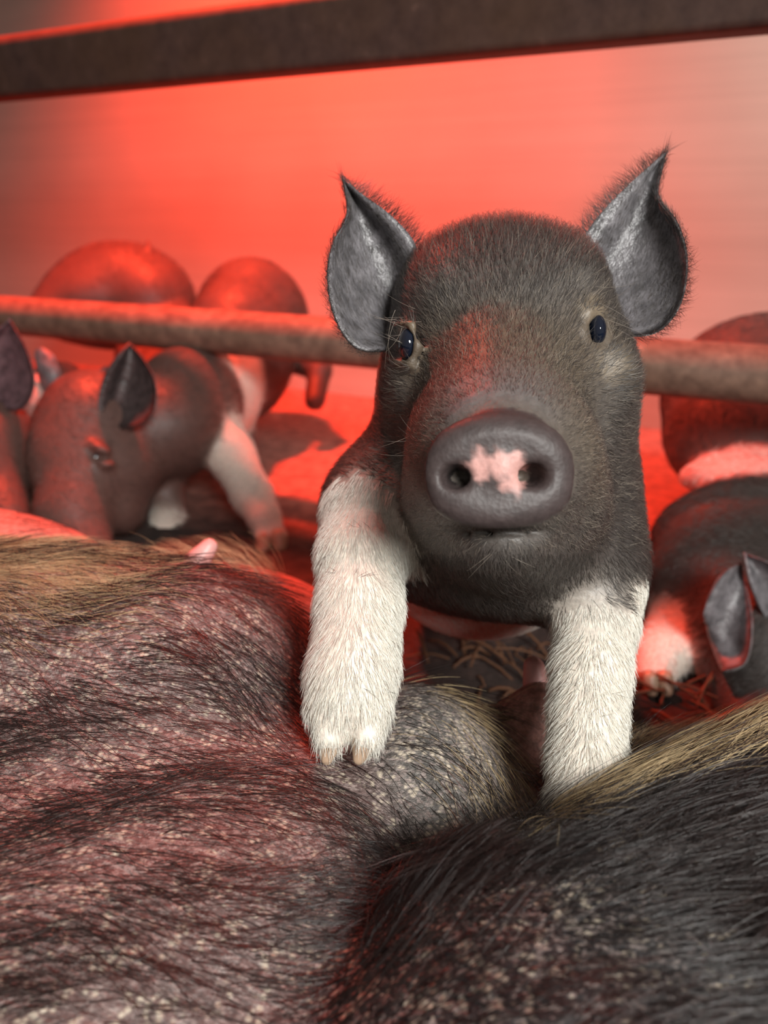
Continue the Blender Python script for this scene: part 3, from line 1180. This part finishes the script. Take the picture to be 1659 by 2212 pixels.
# piglet cut by the photo's edge beside the belted one
b = Body()
b.e(-30, 990, .715, 92, 130, .055, BKR, .02)
b.c((-30, 1000, .71), (10, 1120, .67), 78, 50, BKR, .015)
b.e(20, 950, .72, 50, 70, .03, BKR, .015)
b.e(-90, 930, .80, 130, 130, .07, BKR, .02)
b.e(100, 880, .83, 45, 70, .05, PNK, .02)
b.e(60, 900, .86, 80, 90, .07, BKR, .02)
b.e(140, 845, .90, 42, 62, .06, BKR, .02)
dq = [on_floor(-40, 1120), on_floor(70, 1100)]
for px_, q in zip((-60, 50), dq):
    b.Cw(W(px_, 960, .82), q + np.array([0, 0, .08]), .028, .016, BKR, .01)
    b.Cw(q + np.array([0, 0, .08]), q + np.array([0, 0, .016]), .015, .013, BKR, .006)
ed1 = dict(curves=([(-40, 850, .70), (-50, 790, .695), (-30, 730, .69), (22, 690, .69)],
                   [(10, 885, .70), (50, 880, .69), (74, 830, .685), (60, 760, .685), (22, 690, .69)]), cup=.020, thick=.006, roll=.006, cin=(.12, .07, .08))
ed2 = dict(curves=([(92, 850, .80), (82, 800, .79), (76, 760, .79), (92, 752, .79)],
                   [(135, 850, .80), (132, 815, .79), (118, 770, .79), (92, 752, .79)]), cup=-.006, thick=.008)
rd, od, V, Q, C, _, _ = piglet('piglet', (dq[0][0], dq[0][1], 0), 'dark piglet cut off by the picture edge, nose beside the belted piglet',
                               b, .0034, (ed1, ed2), 2, clip=((-2, 0, 0.001), (2, 2, 2)))
hooves(rd, dq)
short_fur(rd, V, Q, C, 8000, (0.3, 0.5, -0.8), .006)

# piglet bending down on the other side
b = Body()
b.e(1650, 860, .80, 212, 178, .095, BKR, .02)
b.e(1645, 930, .76, 205, 170, .08, BKR, .02)
b.e(1665, 1030, .70, 190, 60, .06, PNK, .012)
b.e(1630, 1170, .64, 215, 135, .07, BLK, .02)
b.e(1600, 1270, .60, 205, 150, .07, BLK, .02)
b.e(1640, 1400, .54, 170, 170, .06, BLK, .02)
b.c((1640, 1420, .52), (1620, 1600, .47), 130, 75, BLK, .02)
ff = on_floor(1415, 1495)
ff = CAMP + (ff - CAMP) * 1.0
b.Cw(W(1490, 1330, .60), W(1425, 1420, .53), .030, .018, WHT, .01)
b.Cw(W(1425, 1420, .53), W(1412, 1465, .515), .018, .015, WHT, .008)
fr = [ff, on_floor(1600, 1200), on_floor(1720, 1200)]
for px_, q in zip((1560, 1720), fr[1:]):
    b.Cw(W(px_, 980, .80), q + np.array([0, 0, .08]), .032, .018, BKR, .01)
    b.Cw(q + np.array([0, 0, .08]), q + np.array([0, 0, .016]), .016, .013, BKR, .006)
ef1 = dict(curves=([(1545, 1340, .50), (1522, 1330, .49), (1530, 1290, .485), (1560, 1240, .485), (1600, 1215, .50)],
                   [(1590, 1440, .50), (1560, 1450, .475), (1612, 1430, .47), (1625, 1340, .475), (1600, 1215, .50)]), cup=.014, thick=.005, roll=.004)
ef2 = dict(curves=([(1700, 1400, .50), (1650, 1330, .49), (1620, 1260, .485), (1607, 1195, .49)],
                   [(1760, 1330, .50), (1720, 1260, .48), (1660, 1215, .48), (1607, 1195, .49)]), cup=.012, thick=.005, roll=.004)
rf, of, V, Q, C, _, _ = piglet('piglet', (fr[1][0], fr[1][1], 0), 'dark piglet bent down head first, its arched back against the railing',
                               b, .0032, (ef1, ef2), 2, clip=((-2, 0, 0.001), (2, 2, 2)))
hooves(rf, fr, .008)
short_fur(rf, V, Q, C, 20000, (-0.3, 0.2, -0.8), .006, M_HAIRB)


# ------------------------------------------------------------------ straw and litter on the floor
def straws(n):
    V, Q = [], []
    for i in range(n):
        px_ = rng.uniform(1000, 1640) if rng.random() < .75 else rng.uniform(880, 1200)
        py_ = rng.uniform(1330, 1660)
        p_ = on_floor(px_, py_)
        if p_[1] < .30 or abs(p_[0]) > .45:
            continue
        an = rng.uniform(0, math.pi); L = rng.uniform(.012, .05); r = rng.uniform(.0006, .0013)
        d_ = np.array([math.cos(an), math.sin(an), rng.uniform(-.1, .35)])
        s_ = unit(np.cross(d_, [0, 0, 1])); u_ = np.cross(s_, d_)
        p_[2] = r + rng.uniform(0, .012) + max(0, -d_[2] * L * .5) + abs(d_[2]) * L * .5
        o = len(V)
        for t in (-.5, -.15, .2, .5):
            for kx in range(5):
                g = kx * 2 * math.pi / 5
                V.append(p_ + d_ * L * t + np.array([0, 0, -.004 * (t * 2) ** 2]) + (s_ * math.cos(g) + u_ * math.sin(g)) * r)
        for a_ in range(3):
            for kx in range(5):
                Q.append((o + a_ * 5 + kx, o + a_ * 5 + (kx + 1) % 5, o + a_ * 5 + 5 + (kx + 1) % 5, o + a_ * 5 + 5 + kx))
    o = mesh_obj('straw', np.array(V), Q, M_STRAW)
    tag(o, 'loose straw bits scattered on the dark floor behind the sow', 'straw', kind='stuff')


straws(120)
